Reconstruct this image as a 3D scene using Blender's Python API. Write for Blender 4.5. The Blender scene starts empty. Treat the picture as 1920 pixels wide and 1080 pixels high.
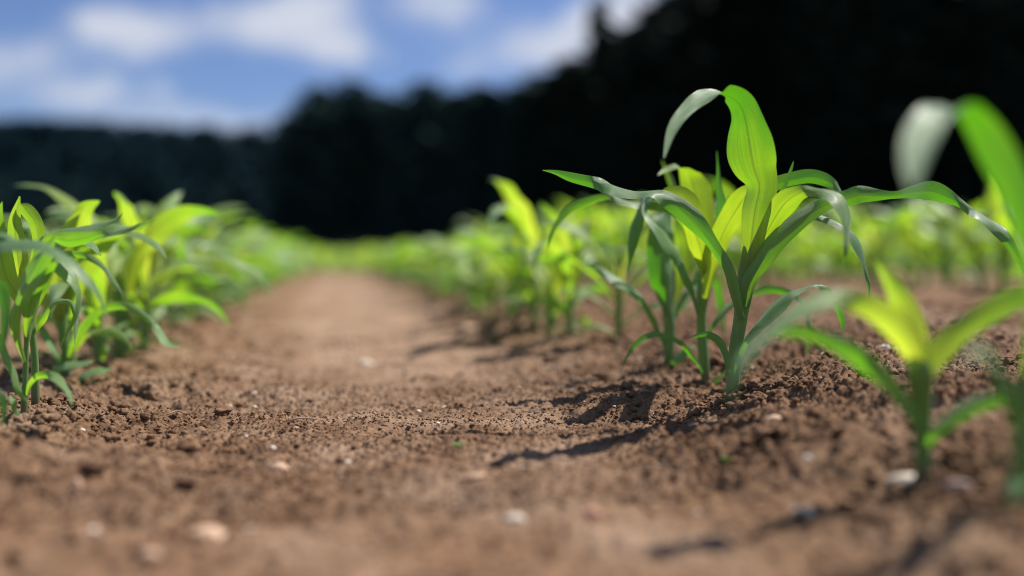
import bpy, math, random
import numpy as np
from mathutils import Vector
random.seed(7); RNG = np.random.default_rng(7)
scene = bpy.context.scene
COL = scene.collection
R = math.radians

# ------------------------------------------------------------------ camera
FPX = 1866.7; CAMZ = 0.18; PITCH = math.atan(62 / FPX)
cam_d = bpy.data.cameras.new('camera'); cam = bpy.data.objects.new('camera', cam_d); COL.objects.link(cam)
cam.location = (0, 0, CAMZ); cam.rotation_euler = (math.pi / 2 - PITCH, 0, 0)
cam_d.lens = 35; cam_d.sensor_width = 36; cam_d.clip_start = 0.02; cam_d.clip_end = 3000
cam_d.dof.use_dof = True; cam_d.dof.focus_distance = 1.062; cam_d.dof.aperture_fstop = 1.25
scene.camera = cam
CF = np.array([0, math.cos(PITCH), -math.sin(PITCH)]); CU = np.array([0, math.sin(PITCH), math.cos(PITCH)]); CR = np.array([1.0, 0, 0])
CP = np.array([0, 0, CAMZ])

# ------------------------------------------------------------------ light
SUN_EL = R(56); SUN_AZ = R(56)                       # from behind, to the right
SUN = np.array([math.sin(SUN_AZ) * math.cos(SUN_EL), math.cos(SUN_AZ) * math.cos(SUN_EL), math.sin(SUN_EL)])
sd = bpy.data.lights.new('sun', 'SUN'); sd.energy = 5.0; sd.angle = R(0.5); sd.color = (1, 0.95, 0.88)
so = bpy.data.objects.new('sun', sd); COL.objects.link(so)
so.rotation_euler = Vector(SUN).to_track_quat('Z', 'Y').to_euler()
scene.view_settings.view_transform = 'Standard'; scene.view_settings.look = 'None'
scene.view_settings.exposure = 0.45; scene.view_settings.gamma = 1
scene.cycles.use_denoising = True; scene.cycles.filter_width = 1.0
scene.cycles.max_bounces = 8; scene.cycles.transparent_max_bounces = 4

class NT:
    """small node helper"""
    def __init__(s, nt): s.nt = nt
    def n(s, t, **k):
        x = s.nt.nodes.new(t)
        for a, v in k.items(): setattr(x, a, v)
        return x
    def link(s, a, b): s.nt.links.new(a, b)
    def inp(s, node, i, v):
        if isinstance(v, bpy.types.NodeSocket): s.link(v, node.inputs[i])
        elif v is not None: node.inputs[i].default_value = v
    def math(s, op, a, b=None, c=None, clamp=False):
        x = s.n('ShaderNodeMath', operation=op, use_clamp=clamp)
        s.inp(x, 0, a); s.inp(x, 1, b); s.inp(x, 2, c)
        return x.outputs[0]
    def mix(s, f, a, b):
        x = s.n('ShaderNodeMix', data_type='RGBA')
        s.inp(x, 0, f); s.inp(x, 6, a); s.inp(x, 7, b)
        return x.outputs[2]
    def ramp(s, v, lo, hi, a=0.0, b=1.0):
        x = s.n('ShaderNodeMapRange', clamp=True, interpolation_type='SMOOTHSTEP')
        s.inp(x, 0, v); s.inp(x, 1, lo); s.inp(x, 2, hi); s.inp(x, 3, a); s.inp(x, 4, b)
        return x.outputs[0]
    def noise(s, vec, scale, detail=3, rough=.55, dist=0.0):
        x = s.n('ShaderNodeTexNoise'); s.inp(x, 'Vector', vec)
        x.inputs['Scale'].default_value = scale; x.inputs['Detail'].default_value = detail
        x.inputs['Roughness'].default_value = rough; x.inputs['Distortion'].default_value = dist
        return x
def rgb(r, g, b): return (r, g, b, 1)

def pxdir(px, py): return ((px - 960) / FPX, (540 - py) / FPX)
world = bpy.data.worlds.new('World'); scene.world = world; world.use_nodes = True
w = NT(world.node_tree)
bg = world.node_tree.nodes['Background']
sky = w.n('ShaderNodeTexSky', sky_type='NISHITA', sun_disc=False)
sky.sun_elevation = SUN_EL; sky.sun_rotation = SUN_AZ; sky.air_density = 1.0; sky.dust_density = 0.3; sky.ozone_density = 3.0
tc = w.n('ShaderNodeTexCoord'); sep = w.n('ShaderNodeSeparateXYZ'); w.link(tc.outputs['Generated'], sep.inputs[0])
nz = w.noise(tc.outputs['Generated'], 9, 5, .6)
nsep = w.n('ShaderNodeSeparateXYZ'); w.link(nz.outputs['Color'], nsep.inputs[0])
yy = w.math('MAXIMUM', sep.outputs[1], 0.05)
U = w.math('ADD', w.math('DIVIDE', sep.outputs[0], yy), w.math('MULTIPLY', w.math('SUBTRACT', nsep.outputs[0], .5), .10))
V = w.math('ADD', w.math('DIVIDE', sep.outputs[2], yy), w.math('MULTIPLY', w.math('SUBTRACT', nsep.outputs[1], .5), .07))
# cloud banks, as azimuth / height tangents of where they hang in the sky
CLOUDS = [(275, 75, 80, 42, .95), (190, 50, 45, 26, .5), (490, 48, 85, 48, .95), (650, 100, 80, 28, .95), (600, 22, 70, 34, .75), (820, 18, 62, 32, .8),
          (165, 172, 66, 28, .8), (310, 178, 36, 20, .5), (1040, 90, 90, 44, .65), (1165, 30, 60, 46, .8), (900, 130, 60, 30, .4),
          (380, 235, 190, 26, .6), (60, 95, 60, 30, .3), (-200, 120, 200, 60, .9), (1400, 60, 260, 60, .8), (400, -160, 300, 60, .9), (1500, -200, 300, 80, .9)]
acc = None
for (px, py, sx, sy, a) in CLOUDS:
    sx *= 1.15; sy *= 1.13
    u0 = (px - 960) / FPX; v0 = (478 - py) / FPX
    du = w.math('DIVIDE', w.math('SUBTRACT', U, u0), sx / FPX); dv = w.math('DIVIDE', w.math('SUBTRACT', V, v0), sy / FPX)
    e = w.math('MULTIPLY', w.math('EXPONENT', w.math('MULTIPLY', w.math('ADD', w.math('MULTIPLY', du, du), w.math('MULTIPLY', dv, dv)), -.8)), a)
    acc = e if acc is None else w.math('ADD', acc, e)
fb = w.noise(tc.outputs['Generated'], 16, 6, .62)
dens = w.math('ADD', acc, w.math('MULTIPLY', w.math('SUBTRACT', fb.outputs['Fac'], .5), .9))
hi = w.noise(tc.outputs['Generated'], 3.2, 5, .6)
fill_clouds = w.math('MULTIPLY', w.ramp(hi.outputs['Fac'], .44, .60), w.math('MAXIMUM', w.ramp(sep.outputs[2], .30, .50), w.ramp(sep.outputs[1], .45, .1)))  # unseen clouds overhead and behind the camera, added to whiten the fill light
cl = w.math('MAXIMUM', w.ramp(dens, .08, 1.12), w.math('MULTIPLY', fill_clouds, .28))
skytint = w.mix(1.0, sky.outputs[0], rgb(1, 1, 1)); world.node_tree.nodes[-1].blend_type = 'MULTIPLY'
SKYMUL = world.node_tree.nodes[-1]; SKYMUL.inputs[7].default_value = rgb(.74, .80, 1.05)
mixc = w.mix(w.math('MULTIPLY', cl, .86), skytint, rgb(7.2, 7.5, 8.3))
w.link(mixc, bg.inputs[0]); bg.inputs[1].default_value = 0.072

# ------------------------------------------------------------------ helpers
def P(px, py, d): return CP + d * (CF + (px - 960) / FPX * CR + (540 - py) / FPX * CU)
def tag(o, label=None, cat=None, group=None, kind=None):
    for k, v in (('label', label), ('category', cat), ('group', group), ('kind', kind)):
        if v: o[k] = v
    return o
def empty(name, loc, rz=0.0):
    o = bpy.data.objects.new(name, None); COL.objects.link(o); o.location = tuple(loc); o.rotation_euler = (0, 0, rz)
    o.empty_display_size = .02
    return o
def mesh(name, verts, faces, mat, attrs=None, uv=None, smooth=True):
    """faces: (n,3) or (n,4) int array"""
    verts = np.asarray(verts, dtype=np.float32); faces = np.asarray(faces, dtype=np.int32)
    k = faces.shape[1]; me = bpy.data.meshes.new(name)
    me.vertices.add(len(verts)); me.vertices.foreach_set('co', verts.ravel())
    me.loops.add(faces.size); me.loops.foreach_set('vertex_index', faces.ravel())
    me.polygons.add(len(faces)); me.polygons.foreach_set('loop_start', np.arange(0, faces.size, k, dtype=np.int32))
    try: me.polygons.foreach_set('loop_total', np.full(len(faces), k, dtype=np.int32))
    except Exception: pass
    me.update(calc_edges=True)
    me.polygons.foreach_set('use_smooth', np.full(len(faces), smooth, dtype=bool))
    for an, av in (attrs or {}).items():
        a = me.attributes.new(an, 'FLOAT', 'POINT'); a.data.foreach_set('value', np.asarray(av, dtype=np.float32))
    if uv is not None:
        l = me.uv_layers.new(name='UVMap'); l.data.foreach_set('uv', np.asarray(uv, dtype=np.float32)[faces.ravel()].ravel())
    me.materials.append(mat)
    return me
def obj(name, me, parent=None):
    o = bpy.data.objects.new(name, me); COL.objects.link(o)
    if parent is not None: o.parent = parent
    return o
def grid_faces(nu, nv):
    i = np.arange(nu - 1)[:, None] * nv + np.arange(nv - 1)[None, :]
    return np.stack([i, i + 1, i + nv + 1, i + nv], -1).reshape(-1, 4)

# ------------------------------------------------------------------ noise
def _h(ix, iy, seed):
    n = (ix.astype(np.int64) * 374761393 + iy.astype(np.int64) * 668265263 + seed * 974634777) & 0xffffffff
    n = ((n ^ (n >> 13)) * 1274126177) & 0xffffffff
    return ((n ^ (n >> 16)) & 0xffff) / 65535.0
def vnoise(x, y, wl, seed):
    x = x / wl + 1000; y = y / wl + 1000
    ix = np.floor(x); iy = np.floor(y); fx = x - ix; fy = y - iy
    fx = fx * fx * fx * (fx * (fx * 6 - 15) + 10); fy = fy * fy * fy * (fy * (fy * 6 - 15) + 10)
    ix = ix.astype(np.int64); iy = iy.astype(np.int64)
    a = _h(ix, iy, seed); b = _h(ix + 1, iy, seed); c = _h(ix, iy + 1, seed); d = _h(ix + 1, iy + 1, seed)
    return (a + (b - a) * fx) * (1 - fy) + (c + (d - c) * fx) * fy - .5
def worley(x, y, wl, seed):
    x = x / wl + 1000; y = y / wl + 1000
    ix = np.floor(x).astype(np.int64); iy = np.floor(y).astype(np.int64)
    best = np.full(x.shape, 9.0)
    for dx in (-1, 0, 1):
        for dy in (-1, 0, 1):
            cx = ix + dx; cy = iy + dy
            px = cx + _h(cx, cy, seed); py = cy + _h(cx, cy, seed + 31)
            r = .45 + .5 * _h(cx, cy, seed + 77)
            best = np.minimum(best, np.hypot(x - px, y - py) / r)
    return best

# ------------------------------------------------------------------ ground
ROWA = math.atan(340 / FPX)                 # rows run this far left of the view axis
UX, UY = -math.sin(ROWA), math.cos(ROWA)
def st(x, y): return x * UY - y * UX, x * UX + y * UY
def xy(s, t): return s * UY + t * UX, -s * UX + t * UY
PS = [-60, -3, -1.05, -.65, -.40, -.30, -.20, -.08, .08, .25, .36, .43, .50, .62, .80, 1.2, 3, 60]
PZ = [-.160, -.160, -.160, -.168, -.174, -.177, -.181, -.185, -.187, -.180, -.169, -.160, -.145, -.127, -.117, -.120, -.120, -.120]
def macro(x, y):
    s, t = st(x, y)
    s2 = s + .03 * vnoise(x, y, .5, 3)
    return CAMZ + np.interp(s2, PS, PZ) + .012 * vnoise(x, y, .45, 5) * np.clip(np.abs(s - .05) * 3, .3, 1)
def rough_w(s):                             # 0 on the trodden path, 1 on the loose soil of the rows
    return np.interp(s, [-1.2, -.5, -.35, -.16, -.02, .22, .36, .5, 60], [.6, .8, .95, .75, .25, .28, .8, 1.0, .9])
def _hit0(px, py):
    d = np.arange(.35, 8, .004); pts = CP[None] + d[:, None] * (CF + (px - 960) / FPX * CR + (540 - py) / FPX * CU)[None]
    k = np.argmax(pts[:, 2] <= macro(pts[:, 0], pts[:, 1])); return pts[k, :2]
STEM_XY = [_hit0(*q) for q in ((1371, 757), (1326, 727), (1253, 690), (1728, 905), (44, 786), (67, 772), (126, 722))]
def height(x, y, fine=True):
    s, t = st(x, y); rw = rough_w(s + .06 * vnoise(x, y, .2, 11))
    z = macro(x, y)
    z = z + (.008 + .012 * rw) * vnoise(x, y, .13, 21) + (.004 + .009 * rw) * vnoise(x, y, .05, 22)
    if fine:
        lump = vnoise(x, y, .11, 61) + .5; near = 0
        for q in STEM_XY: near = near + np.exp(-((x - q[0]) ** 2 + (y - q[1] + .02) ** 2) / .035 ** 2)
        calm = 1 - .8 * np.clip(near, 0, 1)
        a = np.clip(1 - worley(x + .01 * vnoise(x, y, .02, 70), y, .038, 40), 0, 1) ** .7
        z = z + calm * a * .012 * rw * np.clip(lump * 1.8 - .35, 0, 1)
        b = np.clip(1 - worley(x + .006 * vnoise(x, y, .01, 71), y, .015, 41), 0, 1) ** .7
        z = z + b * (.0012 + .0058 * rw) * np.clip(vnoise(x, y, .07, 62) * 2 + 1, .2, 1.3)
        c = np.clip(1 - worley(x, y, .0068, 42), 0, 1) ** .8
        z = z + c * (.0018 + .0022 * rw) * np.clip(vnoise(x, y, .05, 63) * 2.4 + 1, .1, 1.5)
        z = z + np.clip(1 - worley(x, y, .0040, 43), 0, 1) * (.0016 + .0012 * rw)
        z = z + .0035 * (.3 + rw) * vnoise(x, y, .018, 23) + .0016 * vnoise(x, y, .007, 24)
    return z
def axis(lo, hi, step, far_lo, far_hi, g=1.035):
    mid = list(np.arange(lo, hi, step)); d = step; v = lo; left = []
    while v > far_lo: d *= g; v -= d; left.append(v)
    d = step; v = mid[-1]; right = []
    while v < far_hi: d *= g; v += d; right.append(v)
    return np.array(left[::-1] + mid + right)

gm = bpy.data.materials.new('soil'); gm.use_nodes = True; g = NT(gm.node_tree); bs = gm.node_tree.nodes['Principled BSDF']
geo = g.n('ShaderNodeNewGeometry'); pos = geo.outputs['Position']
n1 = g.noise(pos, 9, 4); n2 = g.noise(pos, 70, 4, .6); n3 = g.noise(pos, 420, 3, .6); n4 = g.noise(pos, 2.2, 3)
SOIL_D, SOIL_M, SOIL_L = rgb(.115, .062, .034), rgb(.228, .132, .074), rgb(.325, .218, .143)
c1 = g.mix(g.ramp(n2.outputs['Fac'], .34, .62), SOIL_D, SOIL_M)
trod = g.n('ShaderNodeAttribute', attribute_name='trodden')
c2 = g.mix(g.math('MULTIPLY', g.ramp(g.math('ADD', g.math('ADD', n1.outputs['Fac'], g.math('MULTIPLY', n4.outputs['Fac'], .6)), g.math('MULTIPLY', trod.outputs['Fac'], .35)), .72, 1.25), 1.0), c1, SOIL_L)
n3r = g.ramp(n3.outputs['Fac'], .60, .72)
c3 = g.mix(g.math('MULTIPLY', n3r, .45), c2, rgb(.40, .29, .21))
g.link(c3, bs.inputs['Base Color']); bs.inputs['Roughness'].default_value = .95
bs.inputs['Specular IOR Level'].default_value = .15
bm_ = g.n('ShaderNodeBump'); bm_.inputs['Strength'].default_value = .55; bm_.inputs['Distance'].default_value = .002
g.link(g.noise(pos, 520, 5, .7).outputs['Fac'], bm_.inputs['Height']); g.link(bm_.outputs[0], bs.inputs['Normal'])

gx = axis(-.78, .84, .0018, -900, 900, 1.010); gy = axis(.80, 1.34, .0018, -40, 1200, 1.010)
X, Y = np.meshgrid(gx, gy, indexing='ij')
Zg = height(X, Y)
far = np.clip((np.hypot(X, Y) - 40) / 60, 0, 1); Zg = Zg * (1 - far) + 0.03 * far
ground = obj('ground', mesh('ground', np.stack([X, Y, Zg], -1).reshape(-1, 3), grid_faces(len(gx), len(gy))[:, ::-1], gm, {'trodden': ((1 - rough_w(st(X, Y)[0])) * (.25 + .75 * np.clip((Y - .6) / 1.2, 0, 1))).ravel()}))
tag(ground, kind='structure')
print('ground verts', X.size)

def gz(x, y): return float(height(np.array([x]), np.array([y]))[0])
def hit(px, py):
    d = np.arange(.35, 8, .004); pts = CP[None] + d[:, None] * (CF + (px - 960) / FPX * CR + (540 - py) / FPX * CU)[None]
    z = height(pts[:, 0], pts[:, 1], False) + .002
    k = np.argmax(pts[:, 2] <= z)
    return float(d[k])

# ------------------------------------------------------------------ leaf materials
def leaf_material(name, upper, under_g, under_y, thin=.46, dryc=rgb(.35, .22, .13)):
    m = bpy.data.materials.new(name); m.use_nodes = True; q = NT(m.node_tree); b = m.node_tree.nodes['Principled BSDF']; out = m.node_tree.nodes['Material Output']
    uv = q.n('ShaderNodeUVMap'); s = q.n('ShaderNodeSeparateXYZ'); q.link(uv.outputs[0], s.inputs[0])
    at = q.n('ShaderNodeAttribute', attribute_name='young'); young = at.outputs['Fac']
    dr = q.n('ShaderNodeAttribute', attribute_name='dry'); oi = q.n('ShaderNodeObjectInfo')
    cb = q.n('ShaderNodeCombineXYZ'); q.link(q.math('MULTIPLY', s.outputs[0], 46), cb.inputs[0]); q.link(q.math('MULTIPLY', s.outputs[1], 2.5), cb.inputs[1]); q.link(q.math('MULTIPLY', oi.outputs['Random'], 50), cb.inputs[2])
    vein = q.noise(cb.outputs[0], 1.6, 3, .6).outputs['Fac']
    cb2 = q.n('ShaderNodeCombineXYZ'); q.link(q.math('MULTIPLY', s.outputs[0], 3), cb2.inputs[0]); q.link(q.math('MULTIPLY', s.outputs[1], 5), cb2.inputs[1]); q.link(q.math('MULTIPLY', oi.outputs['Random'], 90), cb2.inputs[2])
    blot = q.noise(cb2.outputs[0], 1.3, 3).outputs['Fac']
    cb3 = q.n('ShaderNodeCombineXYZ'); q.link(q.math('MULTIPLY', s.outputs[0], 26), cb3.inputs[0]); q.link(q.math('MULTIPLY', s.outputs[1], 95), cb3.inputs[1]); q.link(q.math('MULTIPLY', oi.outputs['Random'], 70), cb3.inputs[2])
    rib = q.ramp(q.math('ABSOLUTE', q.math('SUBTRACT', s.outputs[0], .5)), .012, .045, 1.0, 0.0)
    yv = q.math('ADD', young, q.math('MULTIPLY', q.math('SUBTRACT', blot, .5), .7), clamp=True)
    up = q.mix(yv, upper, rgb(upper[0] * 1.25, upper[1] * 1.05, upper[2] * .3))
    vf = q.ramp(vein, .35, .65, .87, 1.08); spk = q.noise(cb3.outputs[0], 1.0, 1).outputs['Fac']
    vm = q.n('ShaderNodeVectorMath', operation='SCALE'); q.link(up, vm.inputs[0]); q.link(vf, vm.inputs['Scale'])
    up2 = q.mix(q.math('MULTIPLY', rib, .35), vm.outputs[0], rgb(.26, .38, .18))
    up2 = q.mix(q.math('MULTIPLY', q.ramp(spk, .70, .76), .7), up2, rgb(.62, .66, .50))
    up2 = q.mix(q.math('MULTIPLY', q.ramp(q.math('ABSOLUTE', q.math('SUBTRACT', s.outputs[0], .5)), .46, .49), .5), up2, rgb(.30, .17, .16))
    up3 = q.mix(dr.outputs['Fac'], up2, dryc)
    tr = q.mix(yv, under_g, under_y)
    vm2 = q.n('ShaderNodeVectorMath', operation='SCALE'); q.link(tr, vm2.inputs[0]); q.link(q.math('SUBTRACT', vf, q.math('MULTIPLY', rib, .35)), vm2.inputs['Scale'])
    tr2 = q.mix(dr.outputs['Fac'], vm2.outputs[0], dryc)
    q.link(up3, b.inputs['Base Color']); b.inputs['Roughness'].default_value = .40; b.inputs['Specular IOR Level'].default_value = .55
    b.inputs['Coat Weight'].default_value = .2; b.inputs['Coat Roughness'].default_value = .34; b.inputs['Sheen Weight'].default_value = .28; b.inputs['Sheen Roughness'].default_value = .4; b.inputs['Sheen Tint'].default_value = rgb(.8, .95, 1)
    bp = q.n('ShaderNodeBump'); bp.inputs['Strength'].default_value = .6; bp.inputs['Distance'].default_value = .0012
    q.link(vein, bp.inputs['Height']); q.link(bp.outputs[0], b.inputs['Normal'])
    t = q.n('ShaderNodeBsdfTranslucent'); q.link(tr2, t.inputs[0])
    ms = q.n('ShaderNodeMixShader'); ms.inputs[0].default_value = thin
    q.link(b.outputs[0], ms.inputs[1]); q.link(t.outputs[0], ms.inputs[2]); q.link(ms.outputs[0], out.inputs[0])
    return m
LEAF = leaf_material('maize_leaf', rgb(.20, .355, .135), rgb(.095, .39, .001), rgb(.50, .68, .02), .5)
LEAFP = leaf_material('maize_leaf_pale', rgb(.26, .42, .17), rgb(.17, .52, .006), rgb(.78, .90, .06), .54)
STEM = leaf_material('maize_stem', rgb(.16, .31, .08), rgb(.18, .45, .02), rgb(.40, .60, .06), .3, rgb(.17, .085, .08))

# ------------------------------------------------------------------ ribbons and tubes
def cr(pts, n):
    """Catmull-Rom through rows of pts, n samples"""
    p = np.asarray(pts, float); p = np.vstack([2 * p[0] - p[1], p, 2 * p[-1] - p[-2]]); m = len(p) - 3
    seg = np.linalg.norm(np.diff(p[1:-1, :2], axis=0), axis=1) ** .5 + 1e-6; kn = np.concatenate([[0], np.cumsum(seg)]); q = np.linspace(0, kn[-1], n)
    i = np.clip(np.searchsorted(kn, q, side='right') - 1, 0, m - 1); f = ((q - kn[i]) / seg[i])[:, None]
    a, b, c, d = p[i], p[i + 1], p[i + 2], p[i + 3]
    return .5 * (2 * b + (c - a) * f + (2 * a - 5 * b + 4 * c - d) * f ** 2 + (3 * b - a - 3 * c + d) * f ** 3)
def norm(v): return v / np.maximum(np.linalg.norm(v, axis=-1, keepdims=True), 1e-9)
def ribbon(C, S, N, W, cup, ruffle=.16, rl=.035, young=None, dry=None, nj=9, keel=.22, seed=0):
    """leaf blade round centre line C: S across, N up, W half width, cup curl"""
    n = len(C); j = np.linspace(-1, 1, nj)[None, :]
    rnd = np.random.default_rng(seed)
    L = np.concatenate([[0], np.cumsum(np.linalg.norm(np.diff(C, axis=0), axis=1))])
    cupc = np.maximum(cup, .05)[:, None]; Wc = W[:, None]
    lat = Wc * np.sin(cupc * j) / cupc; nor = Wc * (1 - np.cos(cupc * j)) / cupc
    nor = nor + Wc * keel * (np.abs(j) ** 1.0) * (1 - .5 * np.clip(cupc, 0, 1))
    ph = rnd.uniform(0, 6.28, 4); x = L[:, None] / rl
    wav = np.where(j > 0, np.sin(x * 1.7 + ph[0]) + .6 * np.sin(x * 3.1 + ph[1]), np.sin(x * 1.9 + ph[2]) + .6 * np.sin(x * 2.7 + ph[3]))
    env = np.clip(np.linspace(0, 1, n) * 6 - .8, 0, 1)[:, None] * np.clip(1.4 - cupc, 0, 1)
    nor = nor + Wc * ruffle * wav * np.abs(j) ** 2.2 * env
    lat = lat + Wc * .10 * np.sin(x * 2.3 + ph[1]) * j * env
    Vv = C[:, None, :] + S[:, None, :] * lat[..., None] + N[:, None, :] * nor[..., None]
    uvv = np.stack([np.broadcast_to((j + 1) / 2, (n, nj)), np.broadcast_to(np.linspace(0, 1, n)[:, None], (n, nj))], -1)
    if young is None: young = np.zeros(n)
    if dry is None: dry = np.zeros(n)
    return Vv.reshape(-1, 3), grid_faces(n, nj), uvv.reshape(-1, 2), np.repeat(young, nj), np.repeat(dry, nj)
def tube(C, r, nj=10, flat=.8, young=None, dry=None):
    n = len(C); T = norm(np.gradient(C, axis=0)); A = norm(np.cross(T, np.array([0.1, 1.0, .05]))); B = np.cross(T, A)
    a = np.linspace(0, 2 * math.pi, nj)[None, :, None]
    Vv = C[:, None] + r[:, None, None] * (A[:, None] * np.cos(a) + flat * B[:, None] * np.sin(a))
    uvv = np.stack([np.broadcast_to(np.linspace(0, 1, nj)[None], (n, nj)), np.broadcast_to(np.linspace(0, 1, n)[:, None], (n, nj))], -1)
    return Vv.reshape(-1, 3), grid_faces(n, nj), uvv.reshape(-1, 2), np.repeat(young if young is not None else np.zeros(n), nj), np.repeat(dry if dry is not None else np.zeros(n), nj)
def part(name, data, mat, parent, origin):
    v, f, uvv, yg, dr = data
    return obj(name, mesh(name, v - origin, f, mat, {'young': yg, 'dry': dr}, uvv), parent)

# a traced leaf: rows of (px, py, depth offset cm, width px, roll deg). roll: 0 faces the lens, 30..80 shows the sunlit upper side, 100..180 the underside
def traced_leaf(root, o, d0, rows, side, young=(0.3, 0.0), ruffle=.15, cup0=1.5, n=46, keel=.2, seed=0, scale=1.0, dry=0.0, mat=None, lean=0.0):
    a = np.array([(x, y, c / 100.0, w, r + 24 if r >= 208 else r + 16 if 30 < r < 70 else r) for x, y, c, w, r in rows], float)
    q = cr(a, n); q[:, 3] = np.maximum(q[:, 3], .6); q[:, 2] += lean * np.linspace(0, 1, n)
    Dp = d0 + q[:, 2]
    C = np.array([P(x, y, d) for x, y, d in zip(q[:, 0], q[:, 1], Dp)])
    T = norm(np.gradient(C, axis=0)); Vw = norm(CP[None] - C)
    E = norm(np.cross(T, Vw))               # in the picture plane, left or right of travel
    if side < 0: E = -E
    Nv = norm(Vw - (Vw * T).sum(1, keepdims=True) * T)
    r = np.radians(q[:, 4])[:, None]
    N = Nv * np.cos(r) + E * np.sin(r); S = np.cross(T, N)
    W = q[:, 3] / 2 / FPX * Dp
    W = W / np.maximum(np.abs(np.cos(np.radians(q[:, 4]))) * .75 + .25, .55)
    v = np.linspace(0, 1, n)
    cup = .25 + cup0 * np.clip(1 - v * 3.2, 0, 1)
    yg = young[0] + (young[1] - young[0]) * np.clip(v * 1.5, 0, 1)
    part('leaf', ribbon(C, S, N, W, cup, ruffle, .03, yg, dry * np.clip((v - .86) * 9, 0, 1), seed=seed, keel=keel), mat or LEAF, root, o)
def traced_plant(base, stem, leaves, label, depth=None, mat=None):
    d0 = hit(*base) if depth is None else depth
    b = P(base[0], base[1], d0); b[2] = gz(b[0], b[1]) - .004
    root = empty('maize_plant', b); tag(root, label, 'maize plant', 'young maize plants growing in rows')
    q = cr(np.array([(base[0], base[1] + 8, stem[0][2] * 1.0)] + list(stem), float), 22)
    C = np.array([P(x, y, d0) for x, y, _ in q]); C[0] = b
    v = np.linspace(0, 1, 22)
    part('stem', tube(C, q[:, 2] / 2 / FPX * d0 * (1 + .06 * np.sin(v * 9)), 12, .8, np.clip(v * .9 - .1, 0, .7), np.clip(1 - v * 4, 0, .75)), STEM, root, b)
    for k, (rows, side, yg, *kw) in enumerate(leaves):
        traced_leaf(root, b, d0, rows, side, yg, seed=k * 7 + abs(int(base[0])), mat=mat, **({'lean': -.07 if mat is not None and base[0] < 300 and yg[0] >= .25 else 0.0} | (kw[0] if kw else {})))
    return root, d0

Rr, Ll = -1, 1      # leaf leans to the right / to the left
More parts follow.
